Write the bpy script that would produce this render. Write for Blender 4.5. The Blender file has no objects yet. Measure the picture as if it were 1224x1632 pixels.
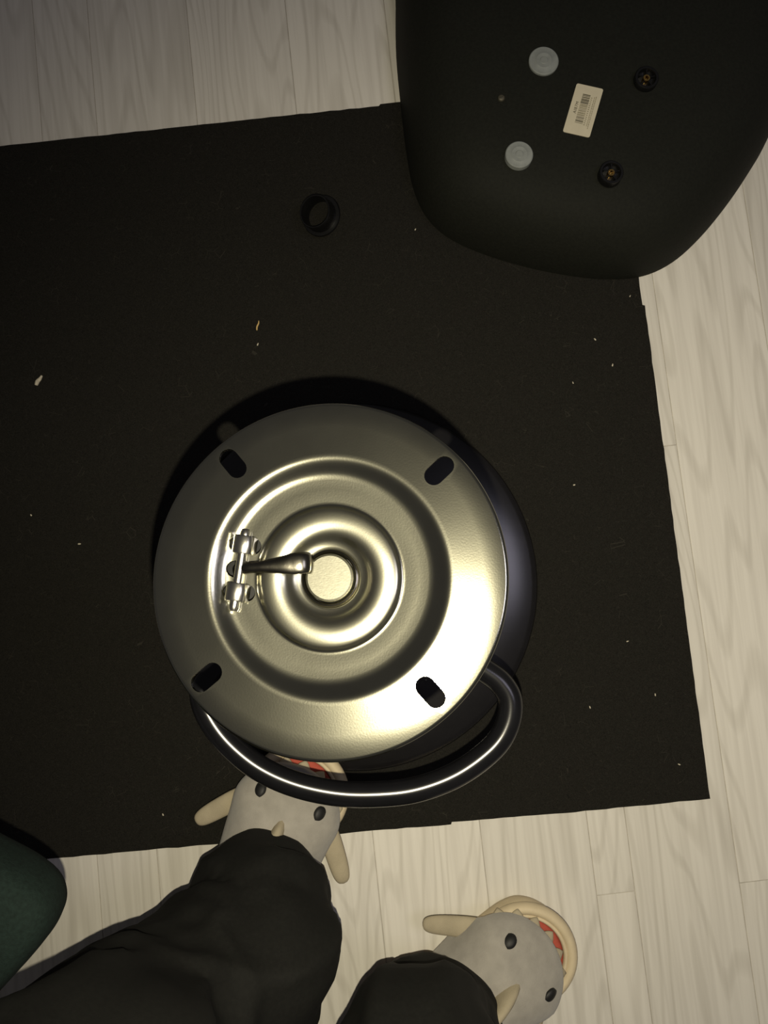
import bpy, bmesh, math, random
from mathutils import Vector, Matrix, noise
random.seed(7)
sc = bpy.context.scene
COL = sc.collection

# ------------------------------------------------------------------ camera
W, HPX, F = 1224, 1632, 1300.0
CAM_H = 1.0
NAD = (600.0, 933.0)                       # image point straight below the lens
n = Vector((NAD[0] - W / 2, -(NAD[1] - HPX / 2), -F)).normalized()
Zc = -n
Xc = (Vector((1, 0, 0)) - Zc * Zc.x).normalized()
Yc = Zc.cross(Xc)
ROT = Matrix((Xc, Yc, Zc))                 # camera space -> world
CAM = Vector((0, 0, CAM_H))
cd = bpy.data.cameras.new('camera')
cam = bpy.data.objects.new('camera', cd)
COL.objects.link(cam)
cam.matrix_world = Matrix.Translation(CAM) @ ROT.to_4x4()
cd.sensor_fit = 'VERTICAL'
cd.sensor_height = 36.0
cd.sensor_width = 27.0
cd.lens = F / HPX * 36.0
cd.clip_start = 0.01
sc.camera = cam

# ------------------------------------------------------------------ world, flash, exposure
world = bpy.data.worlds.new('world')
sc.world = world
world.use_nodes = True
bg = world.node_tree.nodes['Background']
bg.inputs[0].default_value = (0.63, 0.60, 0.63, 1)
bg.inputs[1].default_value = 0.07
fl = bpy.data.lights.new('phone_flash', 'SPOT')
fl.spot_size = math.radians(122)
fl.spot_blend = 1.0
fl.energy = 35.0
fl.color = (1.0, 0.91, 0.685)
fl.shadow_soft_size = 0.0028
flo = bpy.data.objects.new('phone_flash', fl)
COL.objects.link(flo)
flo.location = CAM + ROT @ Vector((0.003, -0.031, 0.0))
flo.rotation_euler = Vector((0, 0, -1)).rotation_difference(ROT @ Vector((330, -170, -F))).to_euler()
cl = bpy.data.lights.new('ceiling_lamp', 'AREA')           # dim cool ceiling panel of the room
cl.shape = 'SQUARE'; cl.size = 0.7
cl.energy = 7.0
cl.color = (0.86, 0.82, 1.0)
clo = bpy.data.objects.new('ceiling_lamp', cl)
COL.objects.link(clo)
clo.location = (1.2, 0.2, 2.4)
sc.view_settings.view_transform = 'Standard'
sc.view_settings.look = 'None'
sc.view_settings.exposure = 0.0
sc.view_settings.gamma = 1.0
sc.view_settings.use_curve_mapping = False


def U(px, py, z):
    """pixel of the photograph -> the world point at height z"""
    d = ROT @ Vector((px - W / 2, -(py - HPX / 2), -F))
    t = (z - CAM.z) / d.z
    return CAM + d * t


# ------------------------------------------------------------------ materials
def newmat(name):
    m = bpy.data.materials.new(name)
    m.use_nodes = True
    nt = m.node_tree
    return m, nt, nt.nodes['Principled BSDF']


def mat(name, col, rough=0.5, metal=0.0, var=0.0, scale=60.0, bump=0.0, bscale=200.0, spec=0.5, coat=0.0,
        bdist=0.001, stretch=(1, 1, 1), sheen=0.0):
    m, nt, b = newmat(name)
    b.inputs['Base Color'].default_value = (*col, 1)
    b.inputs['Roughness'].default_value = rough
    b.inputs['Metallic'].default_value = metal
    b.inputs['Specular IOR Level'].default_value = spec
    b.inputs['Coat Weight'].default_value = coat
    if sheen:
        b.inputs['Sheen Weight'].default_value = sheen
        b.inputs['Sheen Roughness'].default_value = 0.6
    tc = nt.nodes.new('ShaderNodeTexCoord')
    mp = nt.nodes.new('ShaderNodeMapping')
    mp.inputs['Scale'].default_value = stretch
    nt.links.new(tc.outputs['Object'], mp.inputs[0])
    if var:
        nz = nt.nodes.new('ShaderNodeTexNoise')
        nz.inputs['Scale'].default_value = scale
        nz.inputs['Detail'].default_value = 5
        nt.links.new(mp.outputs[0], nz.inputs[0])
        r = nt.nodes.new('ShaderNodeValToRGB')
        r.color_ramp.elements[0].position = 0.3
        r.color_ramp.elements[1].position = 0.7
        r.color_ramp.elements[0].color = (*[c * (1 - var) for c in col], 1)
        r.color_ramp.elements[1].color = (*[min(1, c * (1 + var)) for c in col], 1)
        nt.links.new(nz.outputs['Fac'], r.inputs[0])
        nt.links.new(r.outputs[0], b.inputs['Base Color'])
    if bump:
        n2 = nt.nodes.new('ShaderNodeTexNoise')
        n2.inputs['Scale'].default_value = bscale
        n2.inputs['Detail'].default_value = 4
        nt.links.new(mp.outputs[0], n2.inputs[0])
        bp = nt.nodes.new('ShaderNodeBump')
        bp.inputs['Strength'].default_value = bump
        bp.inputs['Distance'].default_value = bdist
        nt.links.new(n2.outputs['Fac'], bp.inputs['Height'])
        nt.links.new(bp.outputs[0], b.inputs['Normal'])
    return m


def wood_mat():
    m, nt, b = newmat('pale_oak_laminate')
    L = nt.links.new
    N = nt.nodes.new
    tc = N('ShaderNodeTexCoord')
    oi = N('ShaderNodeObjectInfo')
    comb = N('ShaderNodeCombineXYZ')
    mul = N('ShaderNodeMath'); mul.operation = 'MULTIPLY'; mul.inputs[1].default_value = 37.0
    L(oi.outputs['Random'], mul.inputs[0])
    L(mul.outputs[0], comb.inputs[0]); L(mul.outputs[0], comb.inputs[1]); L(mul.outputs[0], comb.inputs[2])
    add = N('ShaderNodeVectorMath'); add.operation = 'ADD'
    L(tc.outputs['Object'], add.inputs[0]); L(comb.outputs[0], add.inputs[1])
    # warp along the plank so that the grain wanders into cathedral arches
    mp = N('ShaderNodeMapping'); mp.inputs['Scale'].default_value = (8, 0.95, 1)
    L(add.outputs[0], mp.inputs[0])
    nz = N('ShaderNodeTexNoise'); nz.inputs['Scale'].default_value = 1.0; nz.inputs['Detail'].default_value = 2
    nz.inputs['Roughness'].default_value = 0.45
    L(mp.outputs[0], nz.inputs[0])
    ph = N('ShaderNodeMath'); ph.operation = 'MULTIPLY'; ph.inputs[1].default_value = 150.0
    L(nz.outputs['Fac'], ph.inputs[0])
    sn = N('ShaderNodeMath'); sn.operation = 'SINE'
    L(ph.outputs[0], sn.inputs[0])
    r1 = N('ShaderNodeValToRGB')
    r1.color_ramp.elements[0].position = 0.0; r1.color_ramp.elements[0].color = (0, 0, 0, 1)
    r1.color_ramp.elements[1].position = 0.32; r1.color_ramp.elements[1].color = (1, 1, 1, 1)
    mr = N('ShaderNodeMapRange'); mr.inputs[1].default_value = -1; mr.inputs[2].default_value = 1
    L(sn.outputs[0], mr.inputs[0]); L(mr.outputs[0], r1.inputs[0])
    # fine pores
    mp2 = N('ShaderNodeMapping'); mp2.inputs['Scale'].default_value = (170, 5, 1)
    L(add.outputs[0], mp2.inputs[0])
    n2 = N('ShaderNodeTexNoise'); n2.inputs['Scale'].default_value = 1.0; n2.inputs['Detail'].default_value = 4
    L(mp2.outputs[0], n2.inputs[0])
    r2 = N('ShaderNodeValToRGB')
    r2.color_ramp.elements[0].position = 0.35; r2.color_ramp.elements[1].position = 0.6
    L(n2.outputs['Fac'], r2.inputs[0])
    # broad tone
    mp3 = N('ShaderNodeMapping'); mp3.inputs['Scale'].default_value = (14, 2.2, 1)
    L(add.outputs[0], mp3.inputs[0])
    n3 = N('ShaderNodeTexNoise'); n3.inputs['Scale'].default_value = 1.0; n3.inputs['Detail'].default_value = 3
    L(mp3.outputs[0], n3.inputs[0])
    c0 = N('ShaderNodeMix'); c0.data_type = 'RGBA'
    c0.inputs[6].default_value = (0.63, 0.60, 0.535, 1); c0.inputs[7].default_value = (0.69, 0.66, 0.595, 1)
    L(n3.outputs['Fac'], c0.inputs[0])
    m1 = N('ShaderNodeMix'); m1.data_type = 'RGBA'; m1.blend_type = 'MULTIPLY'
    L(c0.outputs[2], m1.inputs[6])
    g1 = N('ShaderNodeMix'); g1.data_type = 'RGBA'
    g1.inputs[6].default_value = (0.89, 0.885, 0.875, 1); g1.inputs[7].default_value = (1, 1, 1, 1)
    L(r1.outputs[0], g1.inputs[0]); L(g1.outputs[2], m1.inputs[7]); m1.inputs[0].default_value = 1
    m2 = N('ShaderNodeMix'); m2.data_type = 'RGBA'; m2.blend_type = 'MULTIPLY'
    g2 = N('ShaderNodeMix'); g2.data_type = 'RGBA'
    g2.inputs[6].default_value = (0.9, 0.895, 0.89, 1); g2.inputs[7].default_value = (1, 1, 1, 1)
    L(r2.outputs[0], g2.inputs[0]); L(m1.outputs[2], m2.inputs[6]); L(g2.outputs[2], m2.inputs[7]); m2.inputs[0].default_value = 1
    # per plank tone
    hv = N('ShaderNodeHueSaturation')
    mr2 = N('ShaderNodeMapRange'); mr2.inputs[3].default_value = 0.95; mr2.inputs[4].default_value = 1.05
    L(oi.outputs['Random'], mr2.inputs[0]); L(mr2.outputs[0], hv.inputs['Value'])
    L(m2.outputs[2], hv.inputs['Color']); L(hv.outputs[0], b.inputs['Base Color'])
    b.inputs['Roughness'].default_value = 0.55
    b.inputs['Specular IOR Level'].default_value = 0.3
    bp = N('ShaderNodeBump'); bp.inputs['Strength'].default_value = 0.15; bp.inputs['Distance'].default_value = 0.0005
    L(n2.outputs['Fac'], bp.inputs['Height']); L(bp.outputs[0], b.inputs['Normal'])
    return m


def felt_mat():
    m, nt, b = newmat('black_felt')
    L = nt.links.new; N = nt.nodes.new
    tc = N('ShaderNodeTexCoord')
    n1 = N('ShaderNodeTexNoise'); n1.inputs['Scale'].default_value = 420; n1.inputs['Detail'].default_value = 4
    n1.inputs['Distortion'].default_value = 2.5
    L(tc.outputs['Object'], n1.inputs[0])
    r = N('ShaderNodeValToRGB')
    r.color_ramp.elements[0].position = 0.3; r.color_ramp.elements[0].color = (0.0075, 0.0072, 0.006, 1)
    r.color_ramp.elements[1].position = 0.75; r.color_ramp.elements[1].color = (0.022, 0.0205, 0.017, 1)
    L(n1.outputs['Fac'], r.inputs[0])
    # stray pale fibres: thin lines where two warped fields cross
    n2 = N('ShaderNodeTexNoise'); n2.inputs['Scale'].default_value = 48; n2.inputs['Detail'].default_value = 2
    L(tc.outputs['Object'], n2.inputs[0])
    v = N('ShaderNodeTexVoronoi'); v.feature = 'DISTANCE_TO_EDGE'; v.inputs['Scale'].default_value = 60
    mixv = N('ShaderNodeMix'); mixv.data_type = 'VECTOR'
    L(tc.outputs['Object'], v.inputs['Vector'])
    lt = N('ShaderNodeMath'); lt.operation = 'LESS_THAN'; lt.inputs[1].default_value = 0.012
    L(v.outputs['Distance'], lt.inputs[0])
    gt = N('ShaderNodeMath'); gt.operation = 'GREATER_THAN'; gt.inputs[1].default_value = 0.63
    L(n2.outputs['Fac'], gt.inputs[0])
    ml = N('ShaderNodeMath'); ml.operation = 'MULTIPLY'
    L(lt.outputs[0], ml.inputs[0]); L(gt.outputs[0], ml.inputs[1])
    mx = N('ShaderNodeMix'); mx.data_type = 'RGBA'
    mx.inputs[7].default_value = (0.027, 0.025, 0.02, 1)
    L(ml.outputs[0], mx.inputs[0]); L(r.outputs[0], mx.inputs[6])
    L(mx.outputs[2], b.inputs['Base Color'])
    b.inputs['Roughness'].default_value = 0.95
    b.inputs['Specular IOR Level'].default_value = 0.08
    bp = N('ShaderNodeBump'); bp.inputs['Strength'].default_value = 0.6; bp.inputs['Distance'].default_value = 0.001
    L(n1.outputs['Fac'], bp.inputs['Height']); L(bp.outputs[0], b.inputs['Normal'])
    return m


M = dict(
    wood=wood_mat(), felt=felt_mat(),
    joint=mat('dark_joint', (0.42, 0.395, 0.345), 0.9, var=0.2),
    steel=mat('satin_zinc_steel', (0.44, 0.43, 0.335), 0.165, 1.0, var=0.06, scale=45, bump=0.05, bscale=900, bdist=0.0004),
    button=mat('grainy_zinc', (0.135, 0.132, 0.105), 0.48, 1.0, var=0.1, scale=400, bump=0.15, bscale=700, bdist=0.0004, stretch=(1, 3, 1)),
    pinmetal=mat('bright_steel', (0.62, 0.60, 0.53), 0.22, 1.0, var=0.1, scale=150, bump=0.08, bscale=500, bdist=0.0004),
    darksteel=mat('dark_oiled_steel', (0.17, 0.16, 0.13), 0.20, 1.0, var=0.15, scale=100, bump=0.05, bscale=400),
    gloss=mat('gloss_black_lacquer', (0.006, 0.006, 0.007), 0.22, var=0.1, spec=0.45),
    basemat=mat('satin_black_lacquer', (0.008, 0.0075, 0.008), 0.24, var=0.1, spec=0.6, bump=0.02, bscale=400),
    plastic=mat('textured_black_plastic', (0.010, 0.0105, 0.0078), 0.75, var=0.15, scale=300, bump=0.35, bscale=900, bdist=0.0006, spec=0.15),
    blackp=mat('black_plastic', (0.004, 0.004, 0.004), 0.35, var=0.2, scale=200),
    plug=mat('translucent_white_plastic', (0.22, 0.235, 0.225), 0.55, var=0.1, scale=120, spec=0.3),
    dullscrew=mat('dull_screw_metal', (0.10, 0.09, 0.065), 0.6, 0.6, var=0.2, scale=400),
    brass=mat('brass', (0.80, 0.52, 0.16), 0.25, 1.0, var=0.1, scale=300),
    paper=mat('sticker_paper', (0.55, 0.50, 0.37), 0.75, var=0.04, scale=80),
    ink=mat('printer_ink', (0.09, 0.08, 0.05), 0.8, var=0.25, scale=400),
    inkpale=mat('faded_printer_ink', (0.26, 0.23, 0.15), 0.8, var=0.25, scale=400),
    plush=mat('grey_plush', (0.31, 0.29, 0.255), 0.95, var=0.10, scale=70, bump=0.5, bscale=900, bdist=0.0008, spec=0.1, sheen=0.25),
    cream=mat('cream_foam', (0.55, 0.46, 0.31), 0.6, var=0.06, scale=60, bump=0.15, bscale=500, spec=0.3),
    plushcream=mat('cream_plush', (0.37, 0.32, 0.225), 0.95, var=0.08, scale=60, bump=0.4, bscale=900, spec=0.1),
    red=mat('red_plush', (0.36, 0.075, 0.05), 0.85, var=0.12, scale=100, bump=0.3, bscale=700, spec=0.15),
    eye=mat('black_felt_eye', (0.006, 0.006, 0.006), 0.6, var=0.1, scale=300),
    trouser=mat('black_trouser_cloth', (0.0065, 0.0065, 0.0053), 0.85, var=0.18, scale=250, bump=0.3, bscale=1200, bdist=0.0006, spec=0.25),
    green=mat('dark_green_upholstery', (0.0085, 0.0165, 0.0135), 0.9, var=0.25, scale=350, bump=0.5, bscale=900, bdist=0.0008, spec=0.2),
    lint=mat('pale_lint', (0.52, 0.47, 0.36), 0.9, var=0.2, scale=300),
    straw=mat('straw_fibre', (0.55, 0.38, 0.14), 0.8, var=0.2, scale=300),
    skin=mat('skin', (0.45, 0.29, 0.2), 0.55, var=0.06, scale=60),
)


def cup_roughness(m, r_in, r_out, rough_in, rough_out):
    nt = m.node_tree; N = nt.nodes.new; L = nt.links.new
    tc = N('ShaderNodeTexCoord'); sp_ = N('ShaderNodeSeparateXYZ'); cb = N('ShaderNodeCombineXYZ'); ln = N('ShaderNodeVectorMath')
    ln.operation = 'LENGTH'
    L(tc.outputs['Object'], sp_.inputs[0]); L(sp_.outputs[0], cb.inputs[0]); L(sp_.outputs[1], cb.inputs[1]); L(cb.outputs[0], ln.inputs[0])
    mr = N('ShaderNodeMapRange')
    mr.inputs[1].default_value = r_in; mr.inputs[2].default_value = r_out
    mr.inputs[3].default_value = rough_in; mr.inputs[4].default_value = rough_out
    L(ln.outputs['Value'], mr.inputs[0]); L(mr.outputs[0], nt.nodes['Principled BSDF'].inputs['Roughness'])


cup_roughness(M['steel'], 0.0395, 0.0415, 0.25, 0.165)     # the pressed cup is matt, the flange satin


# ------------------------------------------------------------------ object helpers
def link(name, me, material, parent=None, loc=None, rot=None, smooth=35):
    if material:
        me.materials.clear(); me.materials.append(material)
    if smooth:
        me.polygons.foreach_set('use_smooth', [True] * len(me.polygons))
        if smooth < 180:
            me.set_sharp_from_angle(angle=math.radians(smooth))
    o = bpy.data.objects.new(name, me)
    COL.objects.link(o)
    if parent: o.parent = parent
    if loc is not None: o.location = loc
    if rot is not None: o.rotation_euler = rot
    return o


def bm_mesh(bm, name):
    bmesh.ops.recalc_face_normals(bm, faces=bm.faces)
    me = bpy.data.meshes.new(name)
    bm.to_mesh(me); bm.free()
    return me


def empty(name, loc, rz=0):
    o = bpy.data.objects.new(name, None)
    o.empty_display_size = 0.05
    COL.objects.link(o)
    o.location = loc
    o.rotation_euler = (0, 0, rz)
    return o


def tag(o, label, cat, group=None, kind=None):
    o['label'] = label
    o['category'] = cat
    if group: o['group'] = group
    if kind: o['kind'] = kind
    return o


def lathe(profile, seg=96, closed=False):
    bm = bmesh.new()
    rings = []
    for r, z in profile:
        if r < 1e-7:
            rings.append([bm.verts.new((0, 0, z))])
        else:
            rings.append([bm.verts.new((r * math.cos(2 * math.pi * k / seg), r * math.sin(2 * math.pi * k / seg), z)) for k in range(seg)])
    pairs = list(zip(rings[:-1], rings[1:]))
    if closed: pairs.append((rings[-1], rings[0]))
    for a, b in pairs:
        if len(a) == 1 and len(b) == 1: continue
        for k in range(seg):
            k2 = (k + 1) % seg
            if len(a) == 1: bm.faces.new((a[0], b[k], b[k2]))
            elif len(b) == 1: bm.faces.new((a[k], a[k2], b[0]))
            else: bm.faces.new((a[k], a[k2], b[k2], b[k]))
    return bm


def catmull(pts, n=8, closed=False):
    out = []
    P = [Vector(p) for p in pts]
    N = len(P)
    rng = N if closed else N - 1
    for i in range(rng):
        if closed:
            p0, p1, p2, p3 = P[(i - 1) % N], P[i], P[(i + 1) % N], P[(i + 2) % N]
        else:
            p0, p1, p2, p3 = P[max(i - 1, 0)], P[i], P[i + 1], P[min(i + 2, N - 1)]
        for k in range(n):
            t = k / n
            out.append(0.5 * ((2 * p1) + (p2 - p0) * t + (2 * p0 - 5 * p1 + 4 * p2 - p3) * t * t + (3 * p1 - p0 - 3 * p2 + p3) * t ** 3))
    if not closed: out.append(P[-1].copy())
    return out


def tube(path, radius, seg=16, bm=None, closed=False, cap=True, flat=None):
    """sweep a round (or flattened) section along a path; radius number or function of t"""
    bm = bm or bmesh.new()
    N = len(path)
    tans = []
    for i in range(N):
        a = path[(i - 1) % N] if (closed or i > 0) else path[i]
        b = path[(i + 1) % N] if (closed or i < N - 1) else path[i]
        tans.append((b - a).normalized())
    up = Vector((0, 0, 1)) if abs(tans[0].z) < 0.9 else Vector((0, 1, 0))
    nrm = (up - tans[0] * up.dot(tans[0])).normalized()
    rings = []
    for i in range(N):
        t = tans[i]
        nrm = (nrm - t * nrm.dot(t)).normalized()
        bn = t.cross(nrm)
        tt = i / (N - 1)
        r = radius(tt) if callable(radius) else radius
        ra, rb = r if isinstance(r, tuple) else (r, r)
        rings.append([bm.verts.new(path[i] + nrm * (ra * math.cos(2 * math.pi * k / seg)) + bn * (rb * math.sin(2 * math.pi * k / seg))) for k in range(seg)])
    pairs = list(zip(rings[:-1], rings[1:]))
    if closed: pairs.append((rings[-1], rings[0]))
    for a, b in pairs:
        for k in range(seg):
            k2 = (k + 1) % seg
            bm.faces.new((a[k], a[k2], b[k2], b[k]))
    if cap and not closed:
        bm.faces.new(rings[0][::-1]); bm.faces.new(rings[-1])
    return bm


def prism(poly, z0, z1, bm=None, bevel=0.0):
    bm = bm or bmesh.new()
    a = [bm.verts.new((p[0], p[1], z0)) for p in poly]
    b = [bm.verts.new((p[0], p[1], z1)) for p in poly]
    n_ = len(poly)
    bm.faces.new(a[::-1])
    top = bm.faces.new(b)
    for i in range(n_):
        j = (i + 1) % n_
        bm.faces.new((a[i], a[j], b[j], b[i]))
    if bevel:
        bmesh.ops.bevel(bm, geom=list(top.edges), offset=bevel, segments=2, affect='EDGES', profile=0.5)
    return bm


def xf(bm, mtx):
    bmesh.ops.transform(bm, matrix=mtx, verts=bm.verts)
    return bm


def stadium(length, width, seg=10):
    h = (length - width) / 2; r = width / 2
    pts = []
    for k in range(seg + 1):
        a = -math.pi / 2 + math.pi * k / seg
        pts.append((h + r * math.cos(a), r * math.sin(a)))
    for k in range(seg + 1):
        a = math.pi / 2 + math.pi * k / seg
        pts.append((-h + r * math.cos(a), r * math.sin(a)))
    return pts


def bool_cut(me, cutters):
    """subtract the cutter bmeshes from a mesh, return the new mesh"""
    o = bpy.data.objects.new('cut_work', me)
    COL.objects.link(o)
    tmp = []
    for c in cutters:
        cm = bm_mesh(c, 'cutter')
        co = bpy.data.objects.new('cutter', cm)
        COL.objects.link(co)
        md = o.modifiers.new('b', 'BOOLEAN')
        md.operation = 'DIFFERENCE'; md.solver = 'EXACT'; md.object = co
        tmp.append(co)
    dg = bpy.context.evaluated_depsgraph_get()
    res = bpy.data.meshes.new_from_object(o.evaluated_get(dg))
    bpy.data.objects.remove(o)
    for c in tmp: bpy.data.objects.remove(c)
    return res


# ================================================================== SETTING: plank floor
pd0, pd1 = U(1038, 445, 0), U(1206, 1619, 0)           # one long seam of the floor
pdir = (pd0 - pd1); pdir.z = 0; pdir.normalize()
pang = math.atan2(pdir.y, pdir.x) - math.pi / 2          # planks run along local y
floor_bm = prism([(-2.2, -2.2), (2.2, -2.2), (2.2, 2.2), (-2.2, 2.2)], -0.03, -0.0010)
floor = link('floor', bm_mesh(floor_bm, 'floor'), M['joint'], rot=(0, 0, pang), smooth=0)
floor['kind'] = 'structure'
floor['label'] = 'pale greyish oak laminate plank floor'
Rinv = Matrix.Rotation(-pang, 3, 'Z')


def fl_x(px, py): return (Rinv @ U(px, py, 0)).x


def fl_y(px, py): return (Rinv @ U(px, py, 0)).y


sa, sb, scx = fl_x(954, 1451), fl_x(1012, 1421), fl_x(1178, 1404)
stl = fl_x(52, 20)
seams = [sa, sb, scx]
x = scx
for w in [0.132, 0.128, 0.130, 0.126] + [0.13] * 12:
    x += w; seams.append(x)
x = sa
while x - 0.13 > stl + 0.06:
    x -= 0.128; seams.append(x)
seams.append(stl)
x = stl
for w in [0.128] * 16:
    x -= w; seams.append(x)
seams = sorted([s for s in seams if -2.17 < s < 2.17] + [-2.2, 2.2])
yj_ab, yj_c, yj_bc = fl_y(980, 1424), fl_y(1200, 1405), fl_y(1068, 710)
GAP = 0.0004
for i in range(len(seams) - 1):
    a, b = seams[i], seams[i + 1]
    mid = (a + b) / 2
    if abs(a - sa) < 1e-6: cuts = [yj_ab, yj_ab + 0.95, yj_ab - 0.9]
    elif abs(a - sb) < 1e-6: cuts = [yj_bc, yj_bc + 0.9, yj_bc - 1.1]
    elif abs(a - scx) < 1e-6: cuts = [yj_c, yj_c + 1.0, yj_c - 0.8]
    else:
        o_ = random.uniform(-0.9, -0.2)
        cuts = [o_, o_ + 1.05]
        # no cross joint shows in the floor beyond the mat
        cuts = [c for c in cuts if not (mid < 0.3 and 0.45 < c < 0.85)]
    ys = sorted([-2.2] + [c for c in cuts if -2.18 < c < 2.18] + [2.2])
    for y0, y1 in zip(ys[:-1], ys[1:]):
        w2, h2 = (b - a) / 2 - GAP, (y1 - y0) / 2 - GAP
        me = bm_mesh(prism([(-w2, -h2), (w2, -h2), (w2, h2), (-w2, h2)], -0.0010, 0.0, bevel=0.0004), 'plank')
        link('plank', me, M['wood'], floor, loc=((a + b) / 2, (y0 + y1) / 2, 0), smooth=0)

# ================================================================== felt mat
MT = 0.004
mat_px = [(1132, 1273), (1100, 1035), (1028, 487), (1024, 486), (1018, 440), (980, 130), (800, 147), (632, 163), (606, 166), (604, 169),
          (400, 190), (0, 233), (-230, 259), (-230, 1399), (0, 1376), (300, 1349), (560, 1327), (719, 1314), (720, 1310), (900, 1296)]
mp_w = [U(px, py, MT) for px, py in mat_px]
mc = U(520, 780, 0)
poly = []
for i in range(len(mp_w)):                                # slightly ragged cut edge
    a, b = mp_w[i], mp_w[(i + 1) % len(mp_w)]
    L_ = (b - a).length
    k = max(1, int(L_ / 0.012))
    for j in range(k):
        p = a.lerp(b, j / k)
        if j: p = p + Vector((random.uniform(-1, 1), random.uniform(-1, 1), 0)) * 0.0005
        poly.append((p.x - mc.x, p.y - mc.y))
felt = link('felt_mat', bm_mesh(prism(poly[::-1], 0.0002, MT), 'felt_mat'), M['felt'], loc=(mc.x, mc.y, 0), smooth=0)
tag(felt, 'large black felt floor mat lying under the stool frame', 'mat')

# ================================================================== bar stool frame
HP = 0.535                                               # height of the swivel plate
base_c = U(565, 930, 0.012)
stool = empty('bar_stool', (base_c.x, base_c.y, MT))
tag(stool, 'seatless bar stool frame with round steel swivel plate, standing on the black mat', 'bar stool')
pc = U(522, 919, HP)
off = pc - base_c
print('plate offset from base (mm)', off.x * 1000, off.y * 1000)
BR = 0.2215
base_prof = [(0, 0.0), (BR - 0.003, 0.0), (BR, 0.002), (BR, 0.006), (BR - 0.002, 0.009), (BR - 0.008, 0.0112), (0.18, 0.0155), (0.12, 0.020),
             (0.075, 0.026), (0.052, 0.036), (0.040, 0.050), (0.036, 0.066), (0.0, 0.066)]
link('base', bm_mesh(lathe(base_prof, 128), 'base'), M['basemat'], stool, smooth=40)
lean = Vector((off.x, off.y, HP - 0.02 - MT))            # column axis
up0 = Vector((0, 0, 0.05))


def axis(z): return Vector((off.x * z / HP, off.y * z / HP, z))


link('column', bm_mesh(tube([axis(0.05), axis(0.30)], 0.030, 40), 'column'), M['gloss'], stool, smooth=40)
link('column_collar', bm_mesh(tube([axis(0.292), axis(0.312)], 0.0335, 40), 'column_collar'), M['blackp'], stool, smooth=40)
link('gas_lift', bm_mesh(tube([axis(0.30), axis(HP - 0.03)], 0.014, 32), 'gas_lift'), M['pinmetal'], stool, smooth=40)

# footrest loop
ZF = 0.25
fa = axis(ZF)


def fl_pt(px, py):
    p = U(px, py, ZF + MT)
    return Vector((p.x - base_c.x, p.y - base_c.y, ZF))


fpts = [fl_pt(*p) for p in [(735, 1046), (772, 1068), (798, 1088), (813, 1116), (809, 1154), (785, 1192), (730, 1233), (665, 1258), (600, 1266), (535, 1264),
                            (468, 1249), (410, 1222), (362, 1182), (332, 1140), (322, 1105), (333, 1080), (358, 1058), (395, 1034)]]
fpts = [fa + Vector((0.026, -0.012, 0))] + fpts + [fa + Vector((-0.026, -0.012, 0))]
link('footrest', bm_mesh(tube(catmull(fpts, 8), 0.0112, 20), 'footrest'), M['gloss'], stool, smooth=180)
link('footrest_clamp', bm_mesh(tube([axis(ZF - 0.022), axis(ZF + 0.022)], 0.036, 40), 'footrest_clamp'), M['gloss'], stool, smooth=40)

# ---- swivel plate (millimetres in its own frame)
mm = 0.001
top = [(102.3, -3.2), (102.2, -1.4), (101.3, -0.3), (100, 0), (88, 0), (76, 0), (72, 0.1), (70.3, 0.1), (68.8, -0.15), (67.4, -0.7), (66, -1.5), (64.4, -2.6), (62.8, -3.7), (61.3, -4.6), (59.6, -5.3),
       (57, -5.75), (52, -6.15), (47, -6.6), (44.4, -6.85), (43.2, -6.95), (42.3, -6.85), (41.5, -6.4), (40.7, -5.7), (39.9, -5.15), (39.0, -4.75), (37.4, -4.38), (35.4, -4.1), (33.2, -4.0), (31.2, -4.1), (29.2, -4.4), (27.4, -4.9), (25.8, -5.65), (24.2, -6.7),
       (22.6, -8.4), (20.6, -9.5), (18.6, -10.2), (16.8, -10.6), (16.1, -11.4)]
prof = [(r, z) for r, z in top] + [(r if r < 100 else 100.6, z - 2.0 if r < 100 else -3.4) for r, z in reversed(top) if r < 102.25]
plate_me = bm_mesh(xf(lathe(prof, 160, closed=True), Matrix.Scale(mm, 4)), 'swivel_plate')
cut = []
for (dx, dy) in [(-160, 186), (178, 170), (163, -178), (-190, 159 * -1)]:
    ang = math.atan2(dy, dx)
    c = prism(stadium(19.6, 11.2), -10, 10)
    cut.append(xf(c, Matrix.Scale(mm, 4) @ Matrix.Rotation(ang, 4, 'Z') @ Matrix.Translation((math.hypot(dx, dy) / 2.8, 0, 0))))
cut.append(xf(prism(stadium(11.5, 9.8), -30, 10), Matrix.Scale(mm, 4) @ Matrix.Translation((-54.6, 5.0, 0))))
for cx, cy in ((-49.5, 18.6), (-52.3, -8.6)):
    cut.append(xf(prism(stadium(18.5, 10.0), -30, 10), Matrix.Scale(mm, 4) @ Matrix.Translation((cx, cy, 0)) @ Matrix.Rotation(math.radians(-6), 4, 'Z')))
plate_me = bool_cut(plate_me, cut)
TILT = (math.radians(-4.0), math.radians(5.2))            # the plate sits a little askew on the lift
plate = link('swivel_plate', plate_me, M['steel'], stool, loc=(off.x, off.y, HP - MT), rot=(TILT[0], -TILT[1], 0), smooth=60)
plate['label'] = 'round dished steel mounting plate with four slots'


def mmobj(name, bm, material, parent=plate, smooth=35):
    return link(name, bm_mesh(xf(bm, Matrix.Scale(mm, 4)), name), material, parent, smooth=smooth)


b = lathe([(0, -6.6), (12.6, -6.6), (13.5, -7.0), (13.9, -7.8), (13.9, -34), (0, -34)], 64)
mmobj('lift_button', b, M['button'], smooth=20)
b = lathe([(16.4, -9.6), (15.4, -9.2), (14.6, -9.9), (14.5, -34), (24, -34), (24, -15), (16.4, -12.4)], 64, closed=True)
mmobj('lift_socket', b, M['darksteel'])
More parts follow.
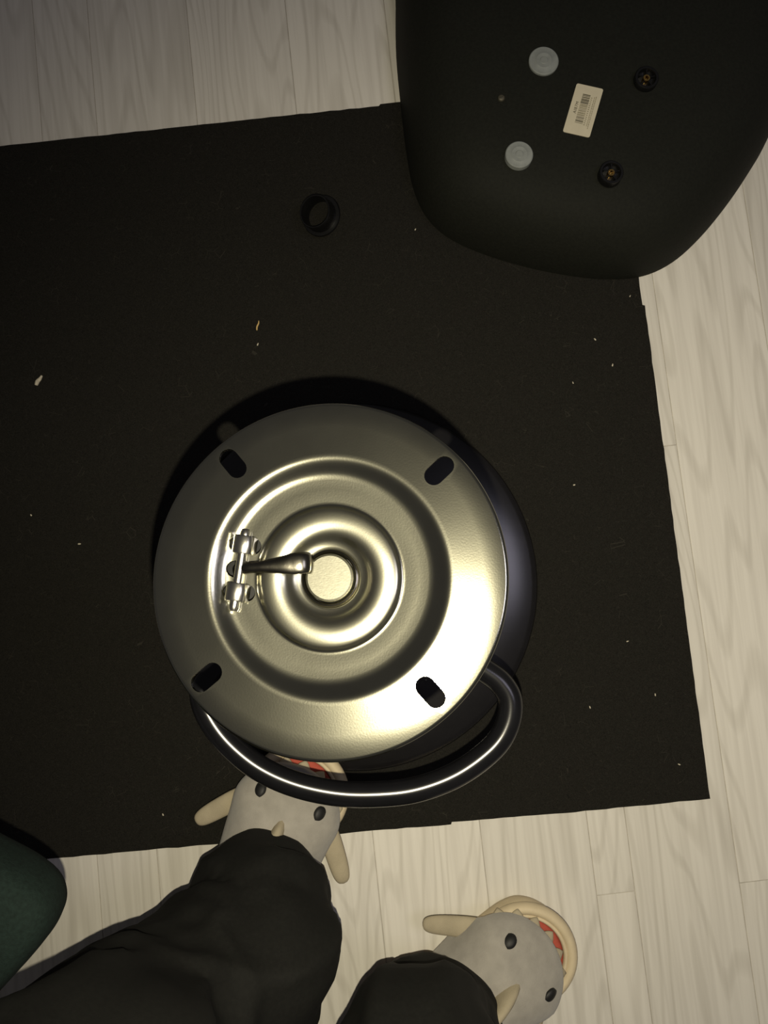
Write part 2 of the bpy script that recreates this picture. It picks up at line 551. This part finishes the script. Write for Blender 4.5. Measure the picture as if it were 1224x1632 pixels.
# mechanism box below the dish
bxm = bmesh.new()
prism([(-66, -26), (30, -26), (30, 32), (-66, 32)], -36, -22, bxm)
mmobj('mechanism_box', bxm, M['blackp'])
# hinge: pin, two curled straps, release lever
pin0, pin1 = Vector((-48.7, 27.5, -2.4)), Vector((-54.4, -19.5, -2.4))
pin_path = [pin0.lerp(pin1, t / 30) for t in range(31)]
mmobj('hinge_pin', tube(pin_path, lambda t: 3.0 if 0.02 < t < 0.98 else 2.3, 18), M['pinmetal'])
pdirv = (pin1 - pin0).normalized()
side = Vector((-pdirv.y, pdirv.x, 0))
if side.x > 0: side = -side                              # towards the rim
for k, tpos in enumerate((0.19, 0.77)):
    c = pin0.lerp(pin1, tpos)
    outer = [(7.0, -4.3), (6.5, -2.2)] + [(6.2 * math.cos(math.radians(a)), 0.3 + 4.6 * math.sin(math.radians(a))) for a in range(0, 181, 12)] + [(-6.5, -2.2), (-7.4, -4.3)]
    inner = [(x_ * 0.78, z_ * 0.72 if z_ > 0 else z_) for x_, z_ in outer]
    bm = bmesh.new()
    secs = []
    for w in (-5.2, -4.5, 4.5, 5.2):
        sh = 0.94 if abs(w) > 4.6 else 1.0
        secs.append([bm.verts.new(c + pdirv * w + side * (-x_ * sh) + Vector((0, 0, z_ * sh))) for x_, z_ in outer + inner[::-1]])
    for s0, s1 in zip(secs[:-1], secs[1:]):
        m_ = len(s0)
        for q in range(m_):
            bm.faces.new((s0[q], s0[(q + 1) % m_], s1[(q + 1) % m_], s1[q]))
    bm.faces.new(secs[0]); bm.faces.new(secs[-1][::-1])
    mmobj('hinge_strap', bm, M['pinmetal'], smooth=50)
lev = [Vector(p) for p in [(-55.5, 4.3, -11.5), (-51.5, 4.8, -4.5), (-47.5, 5.2, -1.6), (-40, 5.6, -0.6), (-30, 6.2, 0.2), (-22, 6.9, 0.6), (-15, 7.6, 0.0), (-11.2, 7.8, -2.6), (-10.4, 7.8, -5.8)]]
lp = catmull(lev, 6)


def lev_r(t):
    w = 3.4 + 2.6 * max(0, min(1, (t - 0.40) / 0.25))
    h = 2.7 - 1.2 * max(0, min(1, (t - 0.40) / 0.25))
    return (h, w)


mmobj('release_lever', tube(lp, lev_r, 18), M['darksteel'], smooth=60)

# ================================================================== upturned stool seat shell
ZB = 0.105
out_px = [(634, -60), (631, 0), (632, 80), (640, 165), (648, 232), (659, 290), (679, 335), (712, 368), (762, 393), (830, 415), (905, 431), (972, 438),
          (1030, 433), (1078, 411), (1122, 372), (1165, 320), (1200, 268), (1226, 222), (1262, 135), (1283, 40), (1284, -60),
          (1262, -165), (1190, -240), (1070, -275), (920, -280), (770, -255), (675, -175)]
out_w = [U(px, py, 0.02) for px, py in out_px]
seat_c = U(923, 150, ZB)
outl = [Vector((p.x - seat_c.x, p.y - seat_c.y, 0)) for p in catmull(out_w, 5, closed=True)]
prof_s = [(1.0, 0.000), (0.998, 0.006), (0.992, 0.014), (0.975, 0.030), (0.95, 0.046), (0.91, 0.062), (0.86, 0.076), (0.79, 0.088), (0.70, 0.0965), (0.60, 0.101), (0.48, 0.1035), (0.34, 0.1046), (0.2, 0.105), (0.08, 0.105)]


def shell(prof_, dz, inset):
    bm = bmesh.new()
    rings = []
    for s, z in prof_:
        ring = []
        for p in outl:
            q = p * s
            q = q - q.normalized() * inset
            ring.append(bm.verts.new((q.x, q.y, z + dz)))
        rings.append(ring)
    return bm, rings


bm = bmesh.new()
rings = []
T = 0.0035
for s, z in prof_s:
    rings.append([bm.verts.new((p.x * s, p.y * s, z)) for p in outl])
for s, z in reversed(prof_s):
    rings.append([bm.verts.new((p.x * s - p.normalized().x * T * (s > 0.9), p.y * s - p.normalized().y * T * (s > 0.9), max(0.0, z - T))) for p in outl])
m_ = len(outl)
for r0, r1 in zip(rings[:-1], rings[1:]):
    if r0 is rings[len(prof_s) - 1]: continue
    for q in range(m_):
        bm.faces.new((r0[q], r0[(q + 1) % m_], r1[(q + 1) % m_], r1[q]))
for q in range(m_):
    bm.faces.new((rings[-1][q], rings[-1][(q + 1) % m_], rings[0][(q + 1) % m_], rings[0][q]))
bm.faces.new(rings[len(prof_s) - 1]); bm.faces.new(rings[len(prof_s)][::-1])
SZ0 = MT + 0.0005
seat = empty('stool_seat', (seat_c.x, seat_c.y, SZ0))
tag(seat, 'black textured plastic stool seat lying upside down, half off the mat', 'stool seat')
link('seat_shell', bm_mesh(bm, 'seat_shell'), M['plastic'], seat, smooth=60)


def on_seat(px, py, dz=0.0):
    p = U(px, py, SZ0 + ZB)
    return Vector((p.x - seat_c.x, p.y - seat_c.y, ZB + dz))


for (px, py, r) in ((866, 99, 0.0172), (827, 248, 0.0158)):
    pl = lathe([(0, 0.0042), (0.0040, 0.0042), (0.0046, 0.0036), (0.009, 0.0038), (0.0095, 0.0034), (r - 0.001, 0.0034), (r, 0.0024), (r, -0.004), (0, -0.004)], 48)
    link('plug', bm_mesh(pl, 'plug'), M['plug'], seat, loc=on_seat(px, py), smooth=40)['label'] = 'milky white round cover plug'
for (px, py) in ((1028, 129), (972, 279)):
    so = link('mount_socket', bm_mesh(lathe([(0.0138, -0.003), (0.0138, 0.0065), (0.0130, 0.0075), (0.0108, 0.0075), (0.0102, 0.0066), (0.0102, -0.0028)], 40, closed=True), 'mount_socket'), M['blackp'], seat, loc=on_seat(px, py), smooth=40)
    link('socket_floor', bm_mesh(lathe([(0, 0.0008), (0.0104, 0.0008), (0.0104, -0.002), (0, -0.002)], 24), 'socket_floor'), M['blackp'], so, smooth=40)
    for k in range(5):
        a = math.radians(72 * k + 15)
        r_ = prism([(0.0035, -0.0006), (0.0103, -0.0006), (0.0103, 0.0006), (0.0035, 0.0006)], 0.0005, 0.0058)
        link('socket_rib', bm_mesh(xf(r_, Matrix.Rotation(a, 4, 'Z')), 'socket_rib'), M['blackp'], so, smooth=0)
    ins = lathe([(0.0022, 0.0062), (0.0038, 0.0062), (0.0042, 0.0056), (0.0042, 0.0004), (0.0022, 0.0004)], 24, closed=True)
    link('threaded_insert', bm_mesh(ins, 'threaded_insert'), M['brass'], so, smooth=40)['label'] = 'brass threaded insert'
scr = lathe([(0, 0.0016), (0.0022, 0.0016), (0.0036, 0.0009), (0.0040, 0.0), (0.004, -0.002), (0, -0.002)], 24)
scr_me = bool_cut(bm_mesh(scr, 'screw'), [xf(prism([(-0.005, -0.0005), (0.005, -0.0005), (0.005, 0.0005), (-0.005, 0.0005)], 0.0008, 0.004), Matrix.Rotation(0.4, 4, 'Z'))])
link('screw', scr_me, M['dullscrew'], seat, loc=on_seat(799, 156), smooth=40)
# sticker
sc_px = [(922, 134), (964, 143), (937, 219), (894, 209)]
sp = [on_seat(*p) for p in sc_px]
sctr = sum(sp, Vector()) / 4
ex = ((sp[1] - sp[0]) + (sp[2] - sp[3])).normalized()      # across the label
ey = ((sp[0] - sp[3]) + (sp[1] - sp[2])).normalized()      # along the label
ey = (ey - ex * ey.dot(ex) * 0.5).normalized()
sw, sh = ((sp[1] - sp[0]).length + (sp[2] - sp[3]).length) / 2, ((sp[0] - sp[3]).length + (sp[1] - sp[2]).length) / 2
pp = []
rc = 0.0022
for (sx, sy, a0) in ((1, 1, 0), (-1, 1, 90), (-1, -1, 180), (1, -1, 270)):
    for k in range(5):
        a = math.radians(a0 + 90 * k / 4)
        u_, v_ = sx * (sw / 2 - rc) + rc * math.cos(a), sy * (sh / 2 - rc) + rc * math.sin(a)
        q = ex * u_ + ey * v_
        pp.append((q.x, q.y))
st = link('label_sticker', bm_mesh(prism(pp, -0.0006, 0.0005), 'label_sticker'), M['paper'], seat, loc=sctr, smooth=0)
st['label'] = 'cream barcode sticker'


def quads(rects, z):
    bm = bmesh.new()
    for (u0, u1, v0, v1) in rects:
        vs = []
        for (u_, v_) in ((u0, v0), (u1, v0), (u1, v1), (u0, v1)):
            q = ex * u_ + ey * v_
            vs.append((q.x, q.y))
        prism(vs, 0.0003, z, bm)
    return bm


rb = random.Random(3)
bars, faint = [], []
v = -0.0165
while v < 0.0185:
    w = rb.choice([0.0004, 0.0004, 0.0008, 0.0012])
    tgt = bars if (v < -0.0095 or v > 0.006 or rb.random() < 0.25) else faint
    tgt.append((-0.0055, 0.0035, v, v + w))
    v += w + rb.choice([0.0004, 0.0006, 0.0009])
link('barcode', bm_mesh(quads(bars, 0.00062), 'barcode'), M['ink'], st, smooth=0)
link('barcode_faded', bm_mesh(quads(faint, 0.00062), 'barcode_faded'), M['inkpale'], st, smooth=0)
digits = []
v = -0.0175
while v < 0.017:
    digits.append((0.0047, 0.0063, v, v + 0.001)); v += 0.0024
for row in (0.0082, 0.0100):
    v = -0.018 if row < 0.009 else -0.021
    while v < 0.018:
        w = rb.uniform(0.0006, 0.002)
        digits.append((row, row + 0.0009, v, v + w)); v += w + 0.0006
link('small_print', bm_mesh(quads(digits, 0.00062), 'small_print'), M['inkpale'], st, smooth=0)
tcu = bpy.data.curves.new('sticker_text', 'FONT')
tcu.body = 'AIB7M'
tcu.size = 0.0048
tcu.align_x = 'CENTER'; tcu.align_y = 'CENTER'
tcu.extrude = 0.00012
tcu.space_character = 1.15
to = bpy.data.objects.new('sticker_text', tcu)
COL.objects.link(to)
dg = bpy.context.evaluated_depsgraph_get()
tme = bpy.data.meshes.new_from_object(to.evaluated_get(dg))
bpy.data.objects.remove(to)
tang = math.atan2(ey.y, ex.y * 0 + ey.x)
q = ex * (-0.0088) + ey * 0.0015
link('sticker_text', tme, M['ink'], st, loc=(q.x, q.y, 0.0006), rot=(0, 0, tang), smooth=0)

# ================================================================== black collar ring on the mat
rp = U(513, 343, MT + 0.014)
ringe_prof = [(0.0178, 0.0), (0.0178, 0.021), (0.0186, 0.0222), (0.0198, 0.0222), (0.0206, 0.021), (0.0208, 0.004), (0.0246, 0.0036), (0.0254, 0.0026), (0.0254, 0.0008), (0.0246, 0.0)]
ring = link('collar_ring', bm_mesh(lathe(ringe_prof, 64, closed=True), 'collar_ring'), M['blackp'], loc=(rp.x, rp.y, MT + 0.0105), smooth=40)
tlt = math.radians(30)
ring.rotation_euler = Vector((0, 0, 1)).rotation_difference(Vector((-0.36, -0.13, 0.92)).normalized()).to_euler()
tag(ring, 'small glossy black plastic collar ring lying alone on the mat', 'ring')

# ================================================================== green upholstered chair
CS = 0.42                                               # seat top height
cor = [U(px, py, CS - 0.012) for px, py in ((-330, 1240), (-120, 1312), (0, 1369), (44, 1395), (70, 1419), (81, 1445), (80, 1472), (66, 1502), (40, 1535), (-10, 1590), (-200, 1800), (-290, 1875))]
cc = Vector((cor[5].x - 0.30, cor[5].y - 0.06, 0))
# close the outline with the two corners out of the picture
a_, b_ = cor[0], cor[-1]
rest = [b_ + Vector((-0.12, -0.02, 0)), b_ + Vector((-0.30, 0.02, 0)), a_ + Vector((-0.34, -0.13, 0)), a_ + Vector((-0.31, -0.04, 0)), a_ + Vector((-0.16, 0.0, 0))]
co = [Vector((p.x - cc.x, p.y - cc.y, 0)) for p in catmull(cor + rest, 5, closed=True)]
cen = sum(co, Vector()) / len(co)
chair = empty('chair', (cc.x + cen.x, cc.y + cen.y, 0))
tag(chair, 'dark green fabric chair seat corner at the left edge beside the knee', 'chair')
co = [p - cen for p in co]
bm = bmesh.new()
rings = []
for s, z in [(0.80, CS - 0.062), (0.93, CS - 0.060), (0.975, CS - 0.052), (0.992, CS - 0.040), (1.0, CS - 0.022), (0.995, CS - 0.010), (0.975, CS - 0.002), (0.94, CS + 0.003), (0.8, CS + 0.008), (0.5, CS + 0.012), (0.15, CS + 0.013)]:
    rings.append([bm.verts.new((p.x * s, p.y * s, z)) for p in co])
m_ = len(co)
for r0, r1 in zip(rings[:-1], rings[1:]):
    for q in range(m_):
        bm.faces.new((r0[q], r0[(q + 1) % m_], r1[(q + 1) % m_], r1[q]))
bm.faces.new(rings[0][::-1]); bm.faces.new(rings[-1])
link('seat_cushion', bm_mesh(bm, 'seat_cushion'), M['green'], chair, smooth=180)
pq = Vector((-0.80 - chair.location.x, -0.34 - chair.location.y, 0))
link('pedestal', bm_mesh(tube([pq + Vector((0, 0, 0.02)), pq + Vector((0, 0, CS - 0.06))], 0.025, 24), 'pedestal'), M['blackp'], chair, smooth=40)
link('pedestal_base', bm_mesh(lathe([(0, 0.0), (0.128, 0.0), (0.13, 0.006), (0.12, 0.012), (0.06, 0.022), (0.03, 0.04), (0, 0.04)], 48), 'pedestal_base'), M['blackp'], chair, loc=pq, smooth=40)
print('pedestal world', chair.location + pq)

# ================================================================== shark slippers
def slipper(label, px, py, face_deg, left):
    e = U(px, py, 0.088)
    root = empty('shark_slipper', (e.x, e.y, 0.0), math.radians(face_deg))
    tag(root, label, 'slipper', 'shark slippers')
    # sole outline, x forward
    half = [(0.051, 0.000), (0.049, 0.016), (0.042, 0.030), (0.030, 0.042), (0.014, 0.048), (-0.005, 0.050), (-0.045, 0.050), (-0.090, 0.047), (-0.130, 0.043), (-0.170, 0.043), (-0.195, 0.036), (-0.211, 0.020), (-0.215, 0.0)]
    ol = half + [(x_, -y_ - (0.006 if x_ > -0.06 else 0.0)) for x_, y_ in half[-2:0:-1]]
    ol = [(p.x, p.y) for p in catmull([Vector((x_, y_, 0)) for x_, y_ in ol], 4, closed=True)]
    bm = bmesh.new()
    rings = []
    z0 = 0.0045 if left == 1 else 0.0004
    for s, z in [(0.95, z0), (0.985, z0 + 0.003), (1.0, 0.012), (0.995, 0.022), (0.975, 0.027), (0.93, 0.0275), (0.6, 0.025), (0.2, 0.025)]:
        rings.append([bm.verts.new(((x_ + 0.075) * s - 0.075, y_ * s, z)) for x_, y_ in ol])
    k_ = len(ol)
    for r0, r1 in zip(rings[:-1], rings[1:]):
        for q in range(k_):
            bm.faces.new((r0[q], r0[(q + 1) % k_], r1[(q + 1) % k_], r1[q]))
    bm.faces.new(rings[0][::-1]); bm.faces.new(rings[-1])
    link('sole', bm_mesh(bm, 'sole'), M['cream'], root, smooth=180)
    # lower jaw rim with an inner groove
    jaw = []
    for k in range(33):
        a = math.radians(-104 + 208 * k / 32)
        jaw.append(Vector((0.0005 + 0.051 * math.cos(a), -0.006 + 0.0515 * math.sin(a), 0.031 + 0.004 * math.cos(a))))
    link('jaw_rim', bm_mesh(tube(jaw, lambda t: (0.0085, 0.0068), 14), 'jaw_rim'), M['cream'], root, smooth=180)
    jaw2 = [Vector((p.x * 0.865, (p.y + 0.006) * 0.865 - 0.006, p.z + 0.001)) for p in jaw]
    link('jaw_inner_rim', bm_mesh(tube(jaw2, lambda t: (0.0055, 0.0030), 12), 'jaw_inner_rim'), M['cream'], root, smooth=180)
    # red mouth floor
    bm = bmesh.new()
    rr = []
    for s, z in [(0.0425, 0.026), (0.0420, 0.034), (0.038, 0.0365), (0.03, 0.0375), (0.01, 0.038)]:
        rr.append([bm.verts.new((s * math.cos(2 * math.pi * k / 40), -0.006 + 1.04 * s * math.sin(2 * math.pi * k / 40), z)) for k in range(40)])
    for r0, r1 in zip(rr[:-1], rr[1:]):
        for q in range(40):
            bm.faces.new((r0[q], r0[(q + 1) % 40], r1[(q + 1) % 40], r1[q]))
    bm.faces.new(rr[0][::-1]); bm.faces.new(rr[-1])
    link('mouth', bm_mesh(bm, 'mouth'), M['red'], root, smooth=180)
    # grey head: superellipse arches
    bm = bmesh.new()
    secs = []
    NS, NA = 26, 28
    xs0, xs1 = 0.0345, -0.128
    for i in range(NS + 1):
        t = i / NS
        x_ = xs0 + (xs1 - xs0) * (t ** 1.5 if t < 1 else 1)
        u_ = (xs0 - x_)
        w_ = 0.0635 * min(1.0, (1 - (1 - min(u_ / 0.058, 1)) ** 2.1) ** 0.5) if u_ > 0 else 0.0
        w_ = max(w_, 0.003)
        if x_ < -0.02: w_ *= 1 - 0.20 * ((-0.02 - x_) / 0.108) ** 1.3
        zt = 0.056 + 0.038 * math.sin(math.pi / 2 * min(1, u_ / 0.075)) if u_ > 0 else 0.054
        if x_ < -0.05: zt += 0.012 * ((-0.05 - x_) / 0.08)
        zb = 0.047 if x_ > -0.01 else max(0.020, 0.047 - (-0.01 - x_) * 0.9)
        ring = []
        for k in range(NA + 1):
            a = math.pi * k / NA
            c_, s_ = math.cos(a), math.sin(a)
            yy = w_ * math.copysign(abs(c_) ** 0.85, c_)
            zz = zb + (zt - zb) * abs(s_) ** 0.8
            ring.append(bm.verts.new((x_, yy, zz)))
        secs.append(ring)
    for r0, r1 in zip(secs[:-1], secs[1:]):
        for q in range(NA):
            bm.faces.new((r0[q], r0[q + 1], r1[q + 1], r1[q]))
        bm.faces.new((r0[NA], r0[0], r1[0], r1[NA]))
    bm.faces.new(secs[0]); bm.faces.new(secs[-1][::-1])
    head = link('head', bm_mesh(bm, 'head'), M['plush'], root, smooth=70)

    def ztop(x_, y_):
        u_ = xs0 - x_
        w_ = 0.0635 * (1 - (1 - min(u_ / 0.058, 1)) ** 2.1) ** 0.5
        if x_ < -0.02: w_ *= 1 - 0.20 * ((-0.02 - x_) / 0.108) ** 1.3
        zt = 0.056 + 0.038 * math.sin(math.pi / 2 * min(1, u_ / 0.075))
        zb = 0.047 if x_ > -0.01 else max(0.020, 0.047 - (-0.01 - x_) * 0.9)
        c_ = min(1, (abs(y_) / w_)) ** (1 / 0.85)
        return zb + (zt - zb) * (1 - c_ * c_) ** 0.4
    for s in (1, -1):
        bm = lathe([(0, 0.0024), (0.003, 0.0021), (0.0052, 0.0012), (0.0080, -0.0003), (0.0080, -0.003), (0, -0.003)], 20)
        eo = link('eye', bm_mesh(bm, 'eye'), M['eye'], head, loc=(0.0, 0.0365 * s, ztop(0.0, 0.0365) + 0.0005), smooth=180)
        eo.rotation_euler = (-0.62 * s, 0.28, 0)
        eo.scale = (1.12, 0.92, 1)
    # teeth along the upper lip
    for k in range(7):
        a = math.radians(-62 + 124 * k / 6)
        cx, cy = -0.0225 + 0.0545 * math.cos(a), 0.0575 * math.sin(a)
        d = Vector((math.cos(a), math.sin(a), -0.55)).normalized()
        th = [Vector((cx, cy, 0.0475)) - d * 0.004 + d * (0.0135 * j / 5) for j in range(6)]
        link('tooth', bm_mesh(tube(th, lambda t: (0.0032 * (1 - t * 0.6), 0.0082 * (1 - t ** 2.2) + 0.001), 12), 'tooth'), M['plushcream'], head, smooth=180)
    # side fins
    for s in (1, -1):
        fp = [Vector((-0.018, 0.046 * s, 0.040)), Vector((-0.034, 0.061 * s, 0.037)), Vector((-0.051, 0.075 * s, 0.034)), Vector((-0.065, 0.086 * s, 0.032)), Vector((-0.073, 0.092 * s, 0.031))]
        fp = catmull(fp, 5)
        link('side_fin', bm_mesh(tube(fp, lambda t: (0.0055 * math.sqrt(max(0.02, 1 - t ** 6)), (0.0125 - 0.002 * t) * math.sqrt(max(0.02, 1 - t ** 5))), 16), 'side_fin'), M['plushcream'], root, smooth=180)
    # dorsal fin
    dz = ztop(-0.045, 0)
    fp = catmull([Vector((-0.040, 0, dz - 0.012)), Vector((-0.044, 0, dz + 0.006)), Vector((-0.051, 0, dz + 0.020)), Vector((-0.060, 0, dz + 0.029))], 5)
    bm = bmesh.new()
    fr = []
    for i, p in enumerate(fp):
        t = i / (len(fp) - 1)
        lx, wy = 0.024 * (1 - t) ** 0.7 + 0.003, 0.0075 * (1 - t) ** 0.6 + 0.0018
        fr.append([bm.verts.new((p.x + lx * math.cos(2 * math.pi * k / 16), wy * math.sin(2 * math.pi * k / 16), p.z)) for k in range(16)])
    for r0, r1 in zip(fr[:-1], fr[1:]):
        for q in range(16):
            bm.faces.new((r0[q], r0[(q + 1) % 16], r1[(q + 1) % 16], r1[q]))
    bm.faces.new(fr[0][::-1]); bm.faces.new(fr[-1])
    link('dorsal_fin', bm_mesh(bm, 'dorsal_fin'), M['plushcream'], root, smooth=180)
    return root


slipper('grey plush shark slipper half under the footrest bar, toe on the mat', 460, 1283, 68, 1)
slipper('grey plush shark slipper standing wholly on the pale wood floor', 848, 1552, 37.5, 0)

# ================================================================== seated person: trousers and ankles
person = empty('person', (U(405, 1440, 0.0).x, U(405, 1440, 0.0).y, 0.0))
PO = Vector(person.location)
tag(person, 'seated person in wide black trousers wearing the shark slippers', 'person')


def Uw(px, py, z): return U(px, py, z) - PO


def WP(x_, y_, z): return Vector((x_, y_, z)) - PO


def leg(bm, stations, seed, seg=56):
    """stations: (centre, ra, rb) lofted through catmull-rom with soft folds"""
    P = catmull([s[0] for s in stations], 10)
    R = catmull([Vector((s[1], s[2], 0)) for s in stations], 10)
    N_ = len(P)
    rings = []
    nrm = None
    for i in range(N_):
        t = (P[min(i + 1, N_ - 1)] - P[max(i - 1, 0)]).normalized()
        if nrm is None:
            nrm = (Vector((1, 0, 0)) - t * t.x).normalized()
        nrm = (nrm - t * nrm.dot(t)).normalized()
        bn = t.cross(nrm)
        ring = []
        for k in range(seg):
            a = 2 * math.pi * k / seg
            d = nrm * math.cos(a) + bn * math.sin(a)
            p = P[i] + Vector((0, 0, 0))
            f = noise.noise(Vector((math.cos(a) * 1.3 + seed, math.sin(a) * 1.3, i * 0.11))) * 0.010
            f += noise.noise(Vector((math.cos(a) * 2.6 + seed * 2, math.sin(a) * 2.6 + i * 0.10, i * 0.22))) * 0.006
            g = noise.noise(Vector((math.cos(a) * 1.1 + i * 0.035 + seed * 3, math.sin(a) * 1.1 - i * 0.05, i * 0.07 + seed)))
            f += 0.008 * (max(0.0, 1 - abs(g) * 4.5) ** 1.5) - 0.003
            w = min(1.0, i / 22)
            rr = math.hypot(R[i].x * math.cos(a), R[i].y * math.sin(a)) + f * w
            ring.append(bm.verts.new(p + d * rr))
        rings.append(ring)
    for r0, r1 in zip(rings[:-1], rings[1:]):
        for q in range(seg):
            bm.faces.new((r0[q], r0[(q + 1) % seg], r1[(q + 1) % seg], r1[q]))
    bm.faces.new(rings[0][::-1]); bm.faces.new(rings[-1])


hipc = Vector((-0.46, -0.50, 0.575))
bm = bmesh.new()
leg(bm, [(Uw(414, 1444, 0.083), 0.070, 0.070), (Uw(413, 1445, 0.105), 0.076, 0.075), (Uw(408, 1460, 0.128), 0.078, 0.076), (Uw(404, 1485, 0.142), 0.072, 0.068), (Uw(398, 1522, 0.17), 0.088, 0.080),
         (Uw(312, 1574, 0.205), 0.090, 0.072), (Uw(214, 1657, 0.275), 0.095, 0.076),
         (Uw(112, 1742, 0.385), 0.092, 0.080), (WP(-0.255, -0.362, 0.50), 0.082, 0.082), (WP(-0.33, -0.41, 0.545), 0.088, 0.088), (WP(-0.43, -0.465, 0.55), 0.100, 0.10)], 1.7)
leg(bm, [(Uw(686, 1652, 0.075), 0.078, 0.076), (Uw(684, 1653, 0.10), 0.080, 0.079), (Uw(676, 1672, 0.15), 0.077, 0.075), (Uw(670, 1705, 0.22), 0.079, 0.077),
         (WP(0.050, -0.512, 0.33), 0.080, 0.08), (WP(0.055, -0.50, 0.42), 0.080, 0.08), (WP(0.030, -0.505, 0.49), 0.085, 0.085), (WP(-0.06, -0.53, 0.53), 0.090, 0.09),
         (WP(-0.22, -0.565, 0.545), 0.096, 0.096), (WP(-0.40, -0.59, 0.55), 0.10, 0.10)], 5.2)
pel = bmesh.ops.create_uvsphere(bm, u_segments=32, v_segments=20, radius=1.0)
fwd = math.atan2(0.5, 0.85)
Mx = Matrix.Translation(hipc - PO) @ Matrix.Rotation(fwd, 4, 'Z') @ Matrix.Diagonal((0.135, 0.185, 0.115, 1))
bmesh.ops.transform(bm, matrix=Mx, verts=pel['verts'])
ws = bmesh.ops.create_uvsphere(bm, u_segments=32, v_segments=20, radius=1.0)
Mx = Matrix.Translation(hipc + Vector((0.02, 0.01, 0.11)) - PO) @ Matrix.Rotation(fwd, 4, 'Z') @ Matrix.Diagonal((0.115, 0.165, 0.13, 1))
bmesh.ops.transform(bm, matrix=Mx, verts=ws['verts'])
tr = link('trousers', bm_mesh(bm, 'trousers'), M['trouser'], person, smooth=180)
rm = tr.modifiers.new('remesh', 'REMESH')
rm.mode = 'VOXEL'; rm.voxel_size = 0.005; rm.use_smooth_shade = True
smd = tr.modifiers.new('smooth', 'SMOOTH'); smd.factor = 0.5; smd.iterations = 3
for (px, py, z, fx) in ((408, 1440, 0.083, 68), (682, 1655, 0.075, 37.5)):
    a = Uw(px, py, 0.14)
    d = Vector((math.cos(math.radians(fx)), math.sin(math.radians(fx)), 0))
    ank = Vector((a.x, a.y, 0)) 
    pth = catmull([ank + Vector((0, 0, 0.135)), ank + Vector((0, 0, 0.115)), ank - d * 0.012 + Vector((0, 0, 0.085)), ank - d * 0.004 + Vector((0, 0, 0.062)), ank + d * 0.012 + Vector((0, 0, 0.050))], 6)
    link('foot', bm_mesh(tube(pth, lambda t: (0.042 - 0.012 * math.sin(math.pi * t) - 0.018 * t, 0.042 - 0.008 * math.sin(math.pi * t)), 20), 'foot'), M['skin'], person, smooth=180)

# ================================================================== lint and fibres on the mat
def bit(name, px, py, length, width, ang, material, label, group=None):
    p = U(px, py, MT)
    d = Vector((math.cos(ang), math.sin(ang), 0))
    s_ = Vector((-d.y, d.x, 0))
    pth = catmull([-d * length / 2 + Vector((0, 0, width * 0.6)), -d * length * 0.15 + s_ * length * 0.05 + Vector((0, 0, width * 0.9)), d * length * 0.2 - s_ * length * 0.04 + Vector((0, 0, width)), d * length / 2 + Vector((0, 0, width * 0.6))], 3)
    o = link(name, bm_mesh(tube(pth, lambda t: width * (0.55 + 0.45 * math.sin(math.pi * min(1, t + 0.15))), 7), name), material, loc=(p.x, p.y, MT), smooth=180)
    tag(o, label, 'lint', group)


bit('lint_tuft', 63, 607, 0.0135, 0.0026, math.radians(62), M['lint'], 'pale tuft of lint near the left edge of the mat, largest scrap', 'lint scraps on the mat')
bit('straw_fibre', 411, 519, 0.0125, 0.0011, math.radians(80), M['straw'], 'straw-coloured fibre on the mat above the swivel plate', 'lint scraps on the mat')
specks = [(411, 549, 'just below the straw-coloured fibre'), (50, 821, 'at the far left of the mat, level with the lever'), (127, 867, 'left of the swivel plate, nearest to its rim'),
          (662, 366, 'beside the upturned seat, below its rounded left corner'), (1004, 472, 'just below the upturned seat, by the mat edge'), (948, 541, 'below the upturned seat, uppermost of three'),
          (976, 582, 'below the upturned seat, nearest the mat edge of three'), (913, 610, 'below the upturned seat, lowest of three'), (915, 773, 'alone to the right of the plate, near its upper slot'),
          (1000, 1022, 'right of the plate, level with the dish rim'), (1044, 1107, 'near the lower part of the right mat edge'), (1082, 1218, 'in the lower right corner of the mat'),
          (940, 1127, 'right of the bend in the footrest bar'), (260, 1298, 'left of the slipper with its toe on the mat')]
for k, (px, py, where) in enumerate(specks):
    r_ = random.Random(k)
    bit('lint_speck', px, py, r_.uniform(0.0022, 0.0036), r_.uniform(0.0006, 0.0010), r_.uniform(0, 3.1), M['lint'], 'tiny pale lint speck ' + where, 'specks on the mat')
